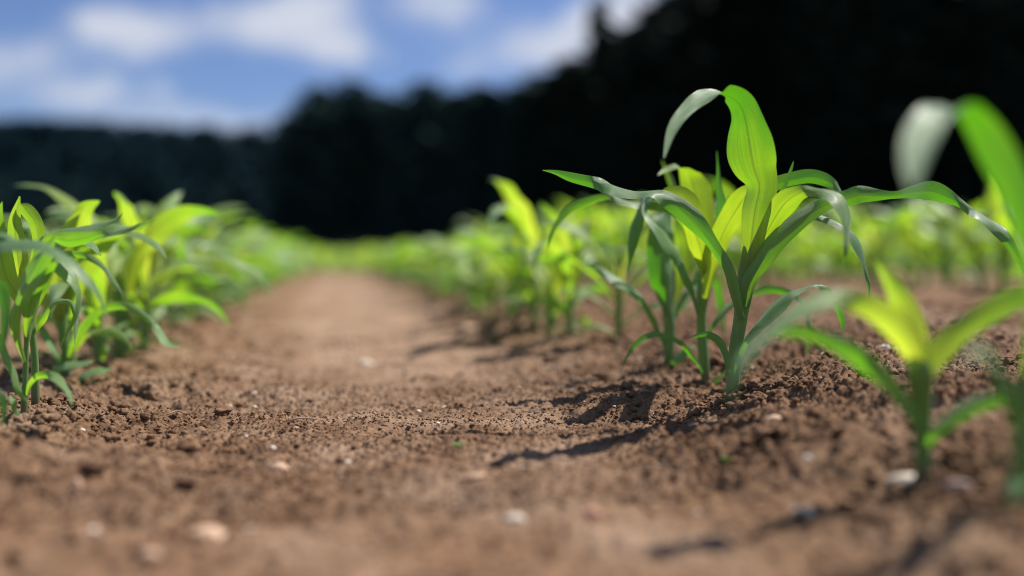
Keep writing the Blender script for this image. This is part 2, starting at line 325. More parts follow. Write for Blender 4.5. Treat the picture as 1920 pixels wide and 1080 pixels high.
# --- main plant
A = traced_plant((1371, 757), [(1374, 720, 22), (1380, 660, 27), (1388, 600, 27), (1396, 545, 34), (1405, 500, 36), (1412, 460, 26), (1418, 425, 12)], [
    ([(1394, 560, 0, 30, 170), (1402, 505, -1, 44, 170), (1409, 450, -1.5, 50, 168), (1415, 398, -2, 56, 166), (1424, 350, -2.5, 66, 165), (1413, 312, -3, 82, 165), (1404, 262, -4, 78, 162), (1398, 226, -5, 64, 158), (1388, 198, -5.5, 54, 150), (1371, 183, -6, 40, 130), (1348, 177, -6, 24, 92), (1325, 181, -6.6, 27, 50), (1300, 193, -7.6, 33, 26), (1275, 222, -9.3, 26, 20), (1257, 255, -11, 16, 18), (1245, 296, -13, 3, 18)], Ll, (1.0, -.15), dict(n=80, ruffle=.20, keel=.12)),
    ([(1390, 600, -1, 24, 175), (1376, 545, -2, 28, 172), (1364, 503, -2.5, 24, 165), (1344, 471, -2, 24, 160), (1317, 433, -1.5, 30, 165), (1284, 397, -1, 36, 178), (1255, 375, -1, 36, 205), (1226, 361, -1, 24, 226), (1196, 361, -.5, 22, 222), (1165, 353, 0, 26, 228), (1138, 344, .5, 28, 224), (1103, 340, 1, 24, 175), (1069, 332, 1.5, 18, 172), (1041, 323, 2, 8, 175), (1017, 319, 2.5, 1, 175)], Ll, (.15, 0), dict(n=64, ruffle=.14)),
    ([(1400, 575, -1, 30, 170), (1408, 530, -1.5, 42, 165), (1432, 486, -2, 48, 178), (1458, 450, -2, 42, 182), (1500, 412, -1.5, 36, 182), (1537, 389, -1, 32, 178), (1565, 377, -1, 26, 165), (1592, 371, -1, 30, 175), (1613, 365, -1, 32, 176), (1647, 367, -.5, 24, 165), (1680, 366, 0, 16, 160), (1713, 360, 0, 24, 172), (1747, 358, 0, 34, 175), (1780, 370, 0, 28, 180), (1802, 380, 0, 18, 205), (1827, 393, 0, 24, 222), (1860, 417, -1, 26, 222), (1887, 447, -2, 20, 200), (1903, 473, -2.5, 14, 180), (1920, 507, -3, 8, 175), (1936, 545, -3.5, 1, 175)], Rr, (.25, .0), dict(n=80, ruffle=.12)),
    ([(1408, 510, 1, 22, 175), (1420, 470, .5, 30, 175), (1434, 443, -.5, 34, 172), (1451, 412, -2, 40, 172), (1472, 381, -4, 42, 176), (1500, 361, -6, 28, 190), (1524, 356, -7, 20, 212), (1551, 360, -8, 25, 218), (1572, 374, -9, 26, 216), (1586, 402, -10, 26, 210), (1590, 433, -11, 16, 210), (1587, 467, -12, 9, 205), (1580, 500, -12, 1, 205)], Rr, (1.0, .25), dict(n=50)),
    ([(1412, 480, 3, 18, 175), (1424, 420, 4, 24, 175), (1440, 365, 4, 26, 172), (1455, 346, 4, 24, 170), (1482, 337, 4, 24, 168), (1517, 331, 4.5, 28, 170), (1544, 336, 5, 28, 178), (1565, 347, 5, 20, 205), (1576, 357, 5.5, 14, 222), (1580, 367, 6, 1, 222)], Rr, (.5, 0)),
    ([(1420, 470, 2, 22, 175), (1438, 430, 2, 26, 172), (1458, 384, 3, 16, 170), (1474, 342, 3, 9, 170), (1484, 316, 3, 6, 170), (1488, 302, 3, 1, 170)], Rr, (.8, .1), dict(n=30, cup0=1.6)),
    ([(1404, 530, 2, 16, 175), (1430, 465, 4, 20, 172), (1455, 420, 5, 22, 168), (1475, 403, 5, 20, 165), (1494, 397, 5, 20, 168), (1517, 402, 5, 16, 190), (1544, 407, 5, 16, 212), (1572, 419, 4, 16, 215), (1592, 433, 3.5, 16, 218), (1606, 453, 3, 17, 222), (1617, 478, 3, 14, 222), (1623, 503, 3, 9, 220), (1629, 536, 3, 6, 200), (1630, 566, 3, 1, 200)], Rr, (.5, 0), dict(n=56)),
    ([(1375, 700, -1, 10, 190), (1389, 657, -2, 12, 205), (1407, 622, -3, 18, 218), (1431, 595, -3, 26, 222), (1455, 571, -3, 24, 222), (1482, 549, -3, 18, 222), (1506, 541, -3, 14, 210), (1527, 534, -3, 12, 222), (1548, 543, -3, 14, 185), (1565, 564, -3, 13, 175), (1575, 588, -3, 11, 172), (1580, 607, -3, 8, 172), (1578, 624, -3, 1, 172)], Rr, (.05, 0), dict(n=56)),
    ([(1371, 705, -1, 8, 170), (1364, 688, -2, 10, 170), (1360, 664, -2, 13, 168), (1348, 640, -2, 17, 165), (1327, 628, -2, 14, 170), (1307, 629, -2, 8, 175), (1291, 637, -2, 2, 175)], Ll, (0, 0), dict(dry=.9, n=34)),
    ([(1376, 752, -1, 4, 190), (1386, 742, -1.5, 5, 200), (1401, 729, -2, 2, 200)], Rr, (.5, 0), dict(n=14, ruffle=0)),
], 'tallest maize plant in sharp focus, its top leaf arched over to the left')
# --- its neighbour behind
B = traced_plant((1326, 727), [(1322, 700, 17), (1318, 655, 20), (1315, 590, 20), (1320, 545, 27), (1326, 505, 28), (1330, 470, 16)], [
    ([(1308, 590, -1, 10, 170), (1300, 553, -1.5, 12, 195), (1289, 519, -2, 19, 215), (1279, 491, -2, 20, 222), (1270, 472, -2, 22, 224), (1251, 450, -2, 27, 222), (1234, 426, -2, 26, 222), (1220, 408, -1.5, 18, 222), (1211, 395, -1, 13, 215), (1214, 380, 0, 12, 200), (1228, 372, 1, 5, 180)], Ll, (0, 0), dict(n=50)),
    ([(1322, 530, 1, 22, 175), (1308, 470, 1, 24, 172), (1285, 418, 1, 20, 172), (1262, 398, 1, 16, 170), (1240, 391, 1, 14, 172), (1220, 386, 1, 15, 195), (1189, 380, 1, 19, 222), (1162, 373, 1, 17, 222), (1145, 368, 1, 13, 200), (1125, 371, 1, 13, 172), (1100, 378, 1, 15, 170), (1072, 389, 1, 16, 170), (1052, 409, 1, 13, 172), (1038, 430, 1, 9, 175), (1031, 450, 1, 5, 178), (1027, 468, 1, 1, 178)], Ll, (.6, .15), dict(n=64)),
    ([(1326, 500, 2, 18, 175), (1300, 430, 3, 18, 175), (1265, 386, 3, 16, 190), (1236, 366, 2, 14, 215), (1216, 367, 1, 20, 226), (1204, 382, 0, 25, 222), (1196, 404, 0, 25, 215), (1191, 433, 0, 21, 190), (1186, 460, 0, 16, 178), (1181, 488, 0, 9, 178), (1177, 512, 0, 1, 178)], Ll, (.3, 0), dict(n=54)),
    ([(1324, 540, -1.5, 24, 175), (1322, 500, -3, 34, 174), (1309, 452, -5.5, 38, 172), (1296, 416, -7.5, 40, 170), (1288, 390, -8.5, 48, 170), (1274, 368, -9, 36, 175), (1254, 358, -9, 18, 185), (1242, 357, -9, 2, 185)], Ll, (1.15, .8), dict(n=44)),
    ([(1330, 520, 3, 22, 172), (1322, 460, 4, 40, 170), (1311, 404, 4, 60, 168), (1303, 358, 4, 52, 168), (1294, 334, 4, 38, 160), (1285, 320, 3, 26, 110), (1272, 316, 2, 24, 66), (1253, 321, 2, 16, 50), (1234, 329, 1, 1, 45)], Ll, (1.0, .6), dict(n=50)),
    ([(1324, 560, -2, 22, 174), (1333, 500, -3, 30, 172), (1346, 462, -4.5, 36, 170), (1361, 426, -6.5, 44, 170), (1381, 393, -9, 46, 172), (1400, 366, -11, 36, 176), (1420, 356, -12, 20, 185), (1436, 360, -12.5, 2, 190)], Rr, (1.0, .75), dict(n=44)),
    ([(1330, 480, 0, 16, 200), (1336, 440, 0, 26, 216), (1341, 414, 0, 32, 218), (1344, 380, 0, 24, 218), (1346, 345, 0, 9, 205), (1346, 318, 0, 5, 195), (1344, 283, 0, 1, 195)], Rr, (.1, 0), dict(n=34, keel=.5)),
    ([(1322, 655, 1, 6, 175), (1331, 625, 2, 8, 175), (1344, 602, 2, 12, 172), (1365, 577, 3, 13, 170), (1390, 560, 4, 13, 170), (1413, 550, 4, 12, 170), (1437, 543, 4, 14, 172), (1465, 545, 4, 13, 172), (1490, 553, 4, 11, 200), (1508, 574, 4, 12, 222), (1517, 602, 4, 12, 220), (1519, 624, 4, 8, 190), (1514, 652, 4, 4, 180), (1509, 692, 4, 1, 180)], Rr, (.1, 0), dict(n=56)),
    ([(1318, 700, -1, 6, 175), (1310, 684, -2, 8, 172), (1296, 667, -3, 10, 172), (1279, 646, -4, 10, 175), (1255, 633, -4, 10, 178), (1227, 627, -4, 10, 180), (1203, 636, -4, 9, 178), (1186, 653, -4, 8, 175), (1173, 674, -4, 4, 175), (1166, 690, -4, 1.2, 175), (1160, 702, -4, .8, 175)], Ll, (0, 0), dict(dry=.6, n=46)),
    ([(1326, 728, 0, 5, 175), (1336, 728, -1, 5, 175), (1345, 712, -1, 6, 175), (1361, 696, -1, 3, 175)], Rr, (.3, 0), dict(n=18, ruffle=0)),
], 'slender maize plant just behind the tallest one, with broad yellow-green young leaves')
C_ = traced_plant((1253, 690), [(1254, 665, 19), (1255, 610, 24), (1252, 575, 24), (1252, 540, 30), (1258, 505, 18)], [
    ([(1253, 590, -1, 22, 195), (1249, 548, -2, 38, 204), (1243, 512, -3, 50, 205), (1241, 467, -3, 50, 205), (1242, 433, -3, 44, 204), (1245, 405, -2, 36, 200), (1241, 386, -1, 20, 150), (1234, 374, 0, 2, 150)], Ll, (-.2, -.2), dict(n=40)),
    ([(1256, 580, 1, 22, 175), (1271, 536, 1, 28, 172), (1285, 491, 1, 34, 170), (1290, 455, 1, 34, 170), (1280, 420, 1, 26, 170), (1268, 370, 2, 14, 170), (1256, 335, 2, 10, 168), (1241, 300, 2, 1, 168)], Rr, (.9, .3), dict(n=44)),
    ([(1250, 660, 0, 8, 175), (1241, 636, -1, 10, 175), (1231, 615, -1, 11, 175), (1220, 591, -2, 11, 180), (1203, 564, -2, 13, 185), (1186, 543, -2, 19, 215), (1165, 526, -2, 20, 222), (1138, 512, -2, 15, 215), (1114, 501, -2, 10, 190), (1091, 493, -2, 1, 185)], Ll, (0, 0), dict(n=48)),
    ([(1258, 610, 1, 10, 185), (1269, 578, 2, 13, 210), (1282, 550, 2, 16, 222), (1296, 529, 3, 15, 222), (1308, 510, 3, 6, 222), (1314, 505, 3, 1, 222)], Rr, (0, 0), dict(n=34)),
    ([(1256, 685, 0, 8, 190), (1262, 674, -2, 14, 215), (1276, 660, -4, 20, 222), (1293, 650, -5, 14, 222), (1303, 652, -6, 2, 222)], Rr, (0, 0), dict(n=28)),
    ([(1256, 600, 3, 10, 175), (1290, 560, 6, 12, 175), (1325, 522, 9, 14, 172), (1344, 533, 11, 15, 172), (1350, 566, 12, 14, 178), (1356, 597, 12, 10, 205), (1361, 640, 12, 1, 210)], Rr, (.2, 0), dict(n=44)),
    ([(1262, 560, 2, 20, 175), (1284, 500, 4, 26, 172), (1300, 440, 5, 24, 172), (1330, 400, 6, 20, 180), (1350, 390, 7, 2, 190)], Rr, (.8, .3), dict(n=34)),
], 'third maize plant back in the focused cluster, with one broad dark green upright leaf')
D_ = traced_plant((1728, 905), [(1730, 860, 28), (1729, 800, 34), (1727, 740, 44), (1724, 700, 46), (1720, 660, 26)], [
    ([(1726, 760, 0, 36, 172), (1716, 670, -.5, 56, 170), (1672, 605, -1, 56, 170), (1612, 568, -2, 46, 178), (1550, 556, -3, 40, 215), (1490, 576, -4, 34, 222), (1430, 626, -5, 30, 222), (1390, 672, -6, 26, 220), (1371, 716, -7, 20, 215), (1366, 756, -8, 3, 210)], Ll, (1.2, 0), dict(n=50)),
    ([(1724, 720, 1, 36, 172), (1712, 640, 1.5, 50, 170), (1696, 580, 2, 46, 168), (1675, 538, 2, 36, 168), (1655, 506, 2, 18, 170), (1638, 488, 2, 1, 172)], Ll, (1.1, .4)),
    ([(1730, 760, 0, 34, 172), (1742, 692, 0, 44, 170), (1780, 642, 0, 50, 165), (1830, 602, 0, 46, 165), (1880, 572, 0, 42, 168), (1925, 552, 0, 36, 175), (1980, 548, 0, 22, 200), (2030, 575, 0, 1, 210)], Rr, (.8, .2)),
    ([(1728, 835, 0, 18, 175), (1712, 782, -1, 24, 172), (1662, 716, -1, 34, 168), (1610, 670, -1, 34, 168), (1560, 640, -1, 28, 172), (1500, 622, -1, 24, 176), (1450, 626, -1, 14, 178), (1410, 650, -1, 1, 180)], Ll, (0, 0)),
    ([(1732, 850, 0, 14, 180), (1748, 818, -1, 20, 178), (1787, 784, -1, 26, 175), (1830, 760, -1, 28, 175), (1880, 745, -1, 28, 175), (1925, 738, -1, 24, 180), (1965, 755, -1, 1, 190)], Rr, (0, 0)),
], 'blurred foreground maize plant right of the tallest one, beside a white pebble', mat=LEAFP)
E_ = traced_plant((1917, 968), [(1916, 900, 36), (1918, 830, 40), (1924, 760, 46), (1930, 700, 30)], [
    ([(1922, 800, 0, 44, 172), (1936, 690, 0, 46, 170), (1950, 560, -.5, 56, 168), (1940, 460, -1, 62, 165), (1908, 372, -1, 66, 165), (1872, 300, -1, 62, 162), (1838, 244, -1, 56, 150), (1808, 214, -1.4, 48, 118), (1778, 208, -2, 50, 68), (1745, 226, -3, 62, 29), (1726, 270, -5, 60, 22), (1716, 315, -7, 46, 18), (1712, 360, -9, 6, 18)], Ll, (.3, 0), dict(n=60, ruffle=.05)),
    ([(1920, 860, 0, 20, 178), (1905, 780, -2, 24, 200), (1880, 700, -4, 30, 220), (1850, 660, -6, 26, 222), (1820, 664, -7, 14, 222), (1800, 690, -8, 1, 222)], Ll, (0, 0)),
    ([(1922, 840, 1, 30, 172), (1960, 740, 2, 40, 170), (2010, 660, 3, 40, 178), (2080, 640, 4, 30, 215), (2150, 690, 5, 2, 220)], Rr, (.4, 0)),
    ([(1925, 780, 1, 40, 172), (1950, 640, 2, 46, 170), (1985, 520, 3, 40, 168), (2040, 430, 4, 30, 190), (2110, 420, 5, 2, 215)], Rr, (.9, .2)),
    ([(1914, 930, 0, 14, 178), (1902, 905, -2, 22, 215), (1898, 925, -4, 26, 222), (1896, 965, -5, 3, 222)], Ll, (0, 0), dict(n=24)),
], 'very blurred maize plant at the right edge, its big leaf arching before the wood')

# --- left foreground cluster
L1 = traced_plant((44, 786), [(46, 740, 12), (48, 690, 11), (50, 640, 11), (54, 600, 14), (58, 570, 8)], [
    ([(50, 640, 0, 10, 172), (53, 600, 0, 16, 170), (60, 562, 0, 24, 168), (76, 527, 0, 24, 165), (97, 500, 0, 14, 165), (108, 492, 0, 1, 165)], Rr, (.25, .1)),
    ([(52, 640, 1, 10, 190), (62, 560, 1, 22, 205), (68, 500, 1, 26, 215), (80, 450, 0, 22, 222), (110, 432, 0, 22, 224), (147, 427, -.5, 27, 224), (180, 422, -.5, 22, 224), (207, 414, -1, 11, 224), (223, 406, -1, 4, 220), (229, 398, -1, 1, 220)], Rr, (.15, .05), dict(n=54)),
    ([(54, 620, 0, 14, 172), (70, 540, 0, 20, 170), (82, 470, 0, 18, 168), (97, 448, 0, 18, 160), (127, 451, 0, 27, 155), (157, 447, 0, 25, 160), (183, 440, 0, 14, 180), (207, 435, 0, 10, 215), (240, 428, 0, 11, 215), (267, 420, 0, 7, 205), (292, 410, 0, 1, 190)], Rr, (.3, .05), dict(n=56)),
    ([(58, 600, 0, 12, 190), (80, 520, 0, 12, 190), (103, 493, -.5, 14, 215), (123, 506, -1, 22, 224), (143, 527, -1, 22, 224), (152, 553, -1, 19, 222), (147, 587, -1, 13, 215), (130, 620, -1, 8, 215), (112, 652, -1, 1, 215)], Rr, (.15, .05), dict(n=48)),
    ([(56, 590, 1, 12, 175), (80, 510, 1, 12, 175), (105, 480, 1, 12, 178), (147, 477, 1, 11, 180), (173, 485, 1, 13, 200), (197, 503, 1, 11, 200), (213, 527, 1, 8, 190), (233, 556, 1, 1, 185)], Rr, (.3, .05), dict(n=44)),
    ([(46, 680, -1, 8, 190), (26, 610, -1, 20, 205), (40, 550, -1, 28, 215), (64, 502, -1, 36, 218), (88, 462, -1, 26, 218), (104, 440, -1, 2, 218)], Rr, (.3, .1)),
    ([(50, 755, -1, 6, 185), (37, 727, -2, 15, 212), (20, 677, -3, 19, 222), (6, 640, -3, 16, 215), (-12, 625, -3, 8, 190), (-30, 640, -3, 1, 180)], Ll, (0, 0), dict(n=40)),
    ([(50, 745, 0, 8, 175), (56, 722, 0, 11, 172), (70, 706, -1, 12, 172), (93, 702, -1, 15, 205), (113, 713, -2, 19, 222), (130, 733, -2, 17, 222), (136, 760, -2, 3, 218)], Rr, (.3, .05), dict(n=38)),
    ([(44, 780, 0, 6, 200), (33, 772, -2, 9, 215), (29, 755, -3, 12, 222), (19, 741, -3, 2, 222)], Ll, (0, 0), dict(n=20)),
], 'foremost maize plant of the left row in focus, with a frayed grey-green leaf pointing right', mat=LEAFP)
L2 = traced_plant((67, 772), [(66, 720, 15), (65, 670, 14), (60, 620, 14), (54, 570, 18), (46, 520, 10)], [
    ([(58, 600, 1, 14, 172), (48, 548, 1, 26, 170), (36, 500, 1, 32, 168), (30, 450, 1, 28, 168), (28, 410, 1, 22, 168), (37, 368, 1, 2, 168)], Ll, (1.0, .4)),
    ([(60, 600, 2, 14, 172), (66, 530, 2, 26, 170), (74, 460, 2, 28, 168), (66, 418, 2, 26, 168), (48, 392, 2, 22, 168), (38, 382, 2, 2, 172)], Ll, (.8, .3)),
    ([(60, 620, 0, 12, 172), (36, 560, 0, 26, 168), (12, 520, 0, 36, 165), (0, 470, 0, 36, 162), (-6, 420, 0, 24, 162), (4, 378, 0, 1, 162)], Ll, (.8, .2)),
    ([(62, 590, 2, 12, 190), (80, 540, 2, 16, 205), (95, 480, 3, 22, 215), (130, 440, 3, 26, 222), (170, 455, 4, 20, 222), (190, 480, 4, 2, 222)], Rr, (.3, .05)),
    ([(62, 630, 2, 8, 190), (76, 598, 3, 14, 215), (95, 572, 3, 15, 222), (113, 563, 3, 12, 210), (132, 568, 3, 11, 175), (142, 590, 3, 10, 172), (142, 618, 3, 7, 175), (139, 645, 3, 1, 178)], Rr, (.3, .05), dict(n=40)),
], 'maize plant close beside the foremost one of the left row, with pale upright leaves', mat=LEAFP)
L3 = traced_plant((126, 722), [(124, 690, 17), (122, 650, 18), (116, 600, 24), (112, 560, 34), (110, 520, 16)], [
    ([(118, 620, 0, 22, 172), (113, 570, 0, 38, 170), (110, 535, 0, 44, 168), (116, 480, 0, 36, 168), (130, 430, 0, 26, 170), (150, 395, 0, 2, 175)], Rr, (1.1, .5)),
    ([(128, 690, 0, 12, 175), (136, 655, 0, 16, 172), (154, 620, -1, 17, 170), (181, 588, -1, 17, 170), (213, 574, -1, 15, 172), (247, 577, -1, 15, 185), (280, 600, -1, 13, 190), (300, 623, -1, 15, 215), (318, 643, -1, 22, 224), (338, 649, -1, 3, 224)], Rr, (.3, .05), dict(n=48)),
    ([(122, 690, 0, 10, 200), (110, 665, -1, 15, 218), (97, 638, -1, 18, 222), (84, 614, -1, 16, 222), (70, 606, -1, 2, 222)], Ll, (0, 0), dict(n=28)),
    ([(124, 715, 0, 6, 190), (100, 695, -3, 8, 215), (115, 684, -4, 14, 224), (140, 681, -5, 20, 226), (166, 678, -6, 16, 226), (175, 677, -6, 4, 226)], Rr, (.15, .05), dict(dry=.8, n=32)),
    ([(128, 722, 0, 6, 190), (138, 722, -1, 8, 210), (152, 705, -1, 14, 222), (178, 693, -2, 21, 226), (200, 691, -2, 16, 226), (211, 690, -2, 2, 226)], Rr, (.15, .05), dict(n=32)),
    ([(112, 560, 1, 20, 180), (90, 490, 2, 28, 200), (70, 440, 2, 30, 215), (50, 420, 2, 24, 222), (20, 430, 2, 2, 222)], Ll, (.5, .1)),
    ([(114, 560, 2, 20, 175), (140, 480, 3, 28, 180), (175, 430, 4, 30, 215), (220, 420, 5, 24, 222), (262, 450, 6, 2, 222)], Rr, (.5, .1)),
], 'third maize plant of the left row, one long leaf arching low over the path', mat=LEAFP)
L0 = traced_plant((-95, 800), [(-92, 720, 22), (-90, 640, 24), (-86, 560, 22)], [
    ([(-88, 620, -6, 21, 175), (-60, 520, -6, 27, 190), (-10, 462, -7, 27, 222), (50, 454, -8, 29, 224), (93, 464, -9, 29, 224), (133, 487, -9, 26, 224), (166, 520, -9, 21, 224), (187, 550, -9, 13, 222), (197, 580, -9, 6, 215), (200, 632, -9, 1, 215)], Rr, (0, 0), dict(n=50, ruffle=.06)),
    ([(-88, 640, -6, 22, 172), (-50, 580, -6, 27, 165), (-12, 540, -6, 32, 160), (8, 560, -6, 24, 160), (8, 620, -6, 16, 165), (0, 665, -6, 2, 165)], Rr, (-.2, -.2), dict(n=40)),
    ([(-86, 580, -6, 21, 175), (-50, 480, -6, 27, 172), (-10, 450, -6, 29, 180), (25, 450, -6, 21, 215), (50, 475, -6, 2, 222)], Rr, (.3, 0)),
    ([(-92, 770, -6, 8, 175), (-50, 745, -6, 13, 172), (-10, 735, -6, 16, 172), (8, 755, -6, 13, 172), (4, 800, -6, 2, 172)], Rr, (0, 0)),
    ([(-90, 600, -6, 21, 172), (-110, 480, -6, 27, 170), (-150, 400, -6, 24, 180), (-210, 390, -6, 2, 215)], Ll, (.8, .1)),
], 'maize plant rooted outside the left edge, one long blurred grey-green leaf bowing into view')

# ------------------------------------------------------------------ row plants, grown procedurally
def grow(seed, H, lod=0):
    """returns list of (name, data, mat) in local coordinates, plant base at origin"""
    r = np.random.default_rng(seed); out = []
    nseg, nj = ((28, 7), (12, 5), (5, 3))[lod]
    lean = r.uniform(-.08, .08, 2); hs = H * r.uniform(.34, .42)
    zz = np.linspace(0, hs * 1.25, 10 if lod < 2 else 3); C = np.stack([lean[0] * zz, lean[1] * zz, zz - .006], -1)
    rad = np.interp(zz / hs, [0, .5, 1, 1.25], [.0075, .0088, .008, .003]) * H / .3
    out.append(('stem', tube(C, rad, (12, 7, 4)[lod], .85, np.clip(zz / hs * .6, 0, .6), np.clip(.5 - zz * 12, 0, .5)), STEM))
    nl = 9; az0 = r.uniform(0, math.pi)
    for k in range(nl):
        f = k / (nl - 1); az = az0 + math.pi * k + r.uniform(-.5, .5)
        z0 = hs * (.10 + .95 * f ** .8)
        Lf = H * np.interp(f, [0, .3, .6, .85, 1], [.36, .74, 1.0, .78, .42]) * r.uniform(.85, 1.15)
        W = H * np.interp(f, [0, .3, .6, .85, 1], [.026, .050, .076, .072, .035]) * r.uniform(.7, 1.0)
        th0 = R(np.interp(f, [0, .5, 1], [44, 30, 8]) + r.uniform(-6, 8)); bend = R(np.interp(f, [0, .5, .85, 1], [95, 125, 95, 25]) * r.uniform(.7, 1.2))
        u = np.linspace(0, 1, nseg); th = th0 + bend * u ** 1.6
        ds = Lf / (nseg - 1); tw = az + r.uniform(-.5, .5) * u ** 2
        step = np.stack([np.sin(th) * np.cos(tw), np.sin(th) * np.sin(tw), np.cos(th)], -1) * ds
        Cc = np.cumsum(step, 0) - step[0] + np.array([lean[0] * z0, lean[1] * z0, z0])
        T = norm(step); hz = np.stack([-np.sin(tw), np.cos(tw), 0 * tw], -1)
        roll = r.uniform(-.5, .5) + r.uniform(-1.3, 1.3) * u ** 1.5
        N0 = np.cross(T, hz); N0 = np.where(N0[:, 2:3] * 0 + 1 > 0, N0, N0)
        S = hz * np.cos(roll)[:, None] + N0 * np.sin(roll)[:, None]; N = np.cross(S, T)
        Wp = W * np.interp(u, [0, .08, .3, .55, .8, 1], [.35, .6, .92, 1, .68, .02]) / 1.0
        yb = np.interp(f, [0, .4, .7, 1], [.15, .4, .9, 1.0]); yg = yb * np.clip(1.15 - u * 1.1, .05, 1) + r.uniform(-.1, .15)
        out.append(('leaf', ribbon(Cc, S, N, Wp, .25 + 1.3 * np.clip(1 - u * 5, 0, 1), .16, .03 * H / .3, np.clip(yg, 0, 1.1), None, nj, .22, seed * 10 + k), LEAFP))
    return out
def join(parts):
    v, f, uvv, a, b, o = [], [], [], [], [], 0
    for _, d, _m in parts:
        v.append(d[0]); f.append(d[1] + o); uvv.append(d[2]); a.append(d[3]); b.append(d[4]); o += len(d[0])
    return np.vstack(v), np.vstack(f), np.vstack(uvv), np.concatenate(a), np.concatenate(b)
NV = 9
HI = [[(n, mesh(n, d[0], d[1], m, {'young': d[3], 'dry': d[4]}, d[2])) for n, d, m in grow(100 + i, .30)] for i in range(NV)]
def _one(d): return mesh('maize_plant', d[0], d[1], LEAFP, {'young': d[3], 'dry': d[4]}, d[2])
MID = [_one(join(grow(200 + i, .30, 1))) for i in range(NV)]
def row_plant(s, t, label, group, sc=1.0, rz=None):
    x, y = xy(s, t); k = random.randrange(NV); z = float(macro(np.array([x]), np.array([y]))[0]) - .002
    z = gz(x, y) if y < 2.5 else z
    if y < 5.2:
        o = empty('maize_plant', (x, y, z))
        for n, me in HI[k]: obj(n, me, o)
    else:
        o = obj('maize_plant', MID[k]); o.location = (x, y, z)
    o.rotation_euler = (random.uniform(-.05, .05), random.uniform(-.05, .05), random.uniform(0, 6.28) if rz is None else rz)
    o.scale = (sc,) * 3
    tag(o, label, 'maize plant', group)
    return o
GRP = 'young maize plants growing in rows'
ORD = ['first', 'second', 'third', 'fourth', 'fifth', 'sixth', 'seventh', 'eighth', 'ninth', 'tenth']
def row(s, t0, t1, near, name, hsc=1.0, step=.155):
    t = t0; i = 0
    while t < t1:
        if i < near: lab = ORD[i] + ' blurred maize plant behind the focused ones in ' + name
        else: lab = ('blurred young maize plant further back in ' if t < 4.5 else 'faint distant maize plant near the far end of ') + name
        row_plant(s + random.uniform(-.035, .035), t, lab, GRP if i < near else 'maize plants further back in ' + name, hsc * random.uniform(.86, 1.14))
        i += 1; t += step * random.uniform(.75, 1.25)
row(-.335, 1.44, 8.3, 8, 'the row left of the path', 1.04, .135)
row(.44, 1.60, 8.3, 8, 'the row right of the path', .84, .13)
row(-1.06, 2.3, 8.3, 0, 'the second row left of the path', 1.0, .2)
row(-1.8, 3.2, 8.3, 0, 'the third row left of the path', 1.0, .3)
row(1.18, 2.65, 8.3, 0, 'the second row right of the path', 1.25, .14)
row(1.92, 2.35, 8.3, 4, 'the row behind the tallest plant', 1.3, .13)
row(2.66, 3.3, 8.3, 0, 'the fourth row right of the path', 1.15, .2)
row(3.4, 4.2, 8.3, 0, 'the fifth row right of the path', 1.1, .25)
row_plant(.415, 2.03, 'taller blurred maize plant standing above its row, left of the focused ones', GRP, 1.2, 1.0)
# a plant outside the frame whose leaves shade the soil in the corner
for (s_, t_, rz_, nm) in ((.40, .34, .4, 'maize plant rooted just outside the lower right corner, shading the soil there'), (.42, .16, 1.6, 'maize plant beside the lens, outside the right edge')):
    row_plant(s_, t_, nm, GRP, .74, rz_)

# headland rows and everything beyond: nobody could count these
def scatter(variants, xyz, rot, sc):
    vs, fs, uvs, ya, dr, o = [], [], [], [], [], 0
    k = RNG.integers(0, len(variants), len(xyz))
    for i in range(len(xyz)):
        v, f, uvv, a, b = variants[k[i]]; c, s = math.cos(rot[i]), math.sin(rot[i])
        w_ = np.stack([v[:, 0] * c - v[:, 1] * s, v[:, 0] * s + v[:, 1] * c, v[:, 2]], -1) * sc[i] + xyz[i]
        vs.append(w_); fs.append(f + o); uvs.append(uvv); ya.append(a); dr.append(b); o += len(v)
    return np.vstack(vs), np.vstack(fs), np.vstack(uvs), np.concatenate(ya), np.concatenate(dr)
LOW = [join(grow(300 + i, .30, 2)) for i in range(8)]
pts = []
t = 8.45
while t < 62:
    stp = .16 * max(1, t / 9); half = .62 * t + 2
    for s in np.arange(-half, half, stp): pts.append((s + random.uniform(-.06, .06), t + random.uniform(-.05, .05)))
    t += .6 * max(1, t / 16)
for rowi in range(5, 12):
    s = .43 + rowi * .75
    for t in np.arange(3.5 + (rowi - 4) * .9, 8.3, .22): pts.append((s, t + random.uniform(-.05, .05)))
    s = -.325 - (rowi - 2) * .75
    for t in np.arange(4.4 + (rowi - 4) * .9, 8.3, .22): pts.append((s, t + random.uniform(-.05, .05)))
pa = np.array(pts); px_, py_ = xy(pa[:, 0], pa[:, 1]); pz_ = macro(px_, py_)
fr = np.clip((np.hypot(px_, py_) - 40) / 60, 0, 1); pz_ = pz_ * (1 - fr) + .03 * fr
d = scatter(LOW, np.stack([px_, py_, pz_], -1), RNG.uniform(0, 6.28, len(pa)), RNG.uniform(.8, 1.15, len(pa)))
fld = obj('maize_field', mesh('maize_field', d[0], d[1], LEAFP, {'young': d[3], 'dry': d[4]}, d[2]))
tag(fld, 'pale green mass of distant maize stretching to the foot of the dark wood', 'maize field', kind='stuff')
print('DEPTHS',[round(q[1],3) for q in (A,B,C_,D_,E_,L1,L2,L3,L0)])
print('field plants', len(pa))

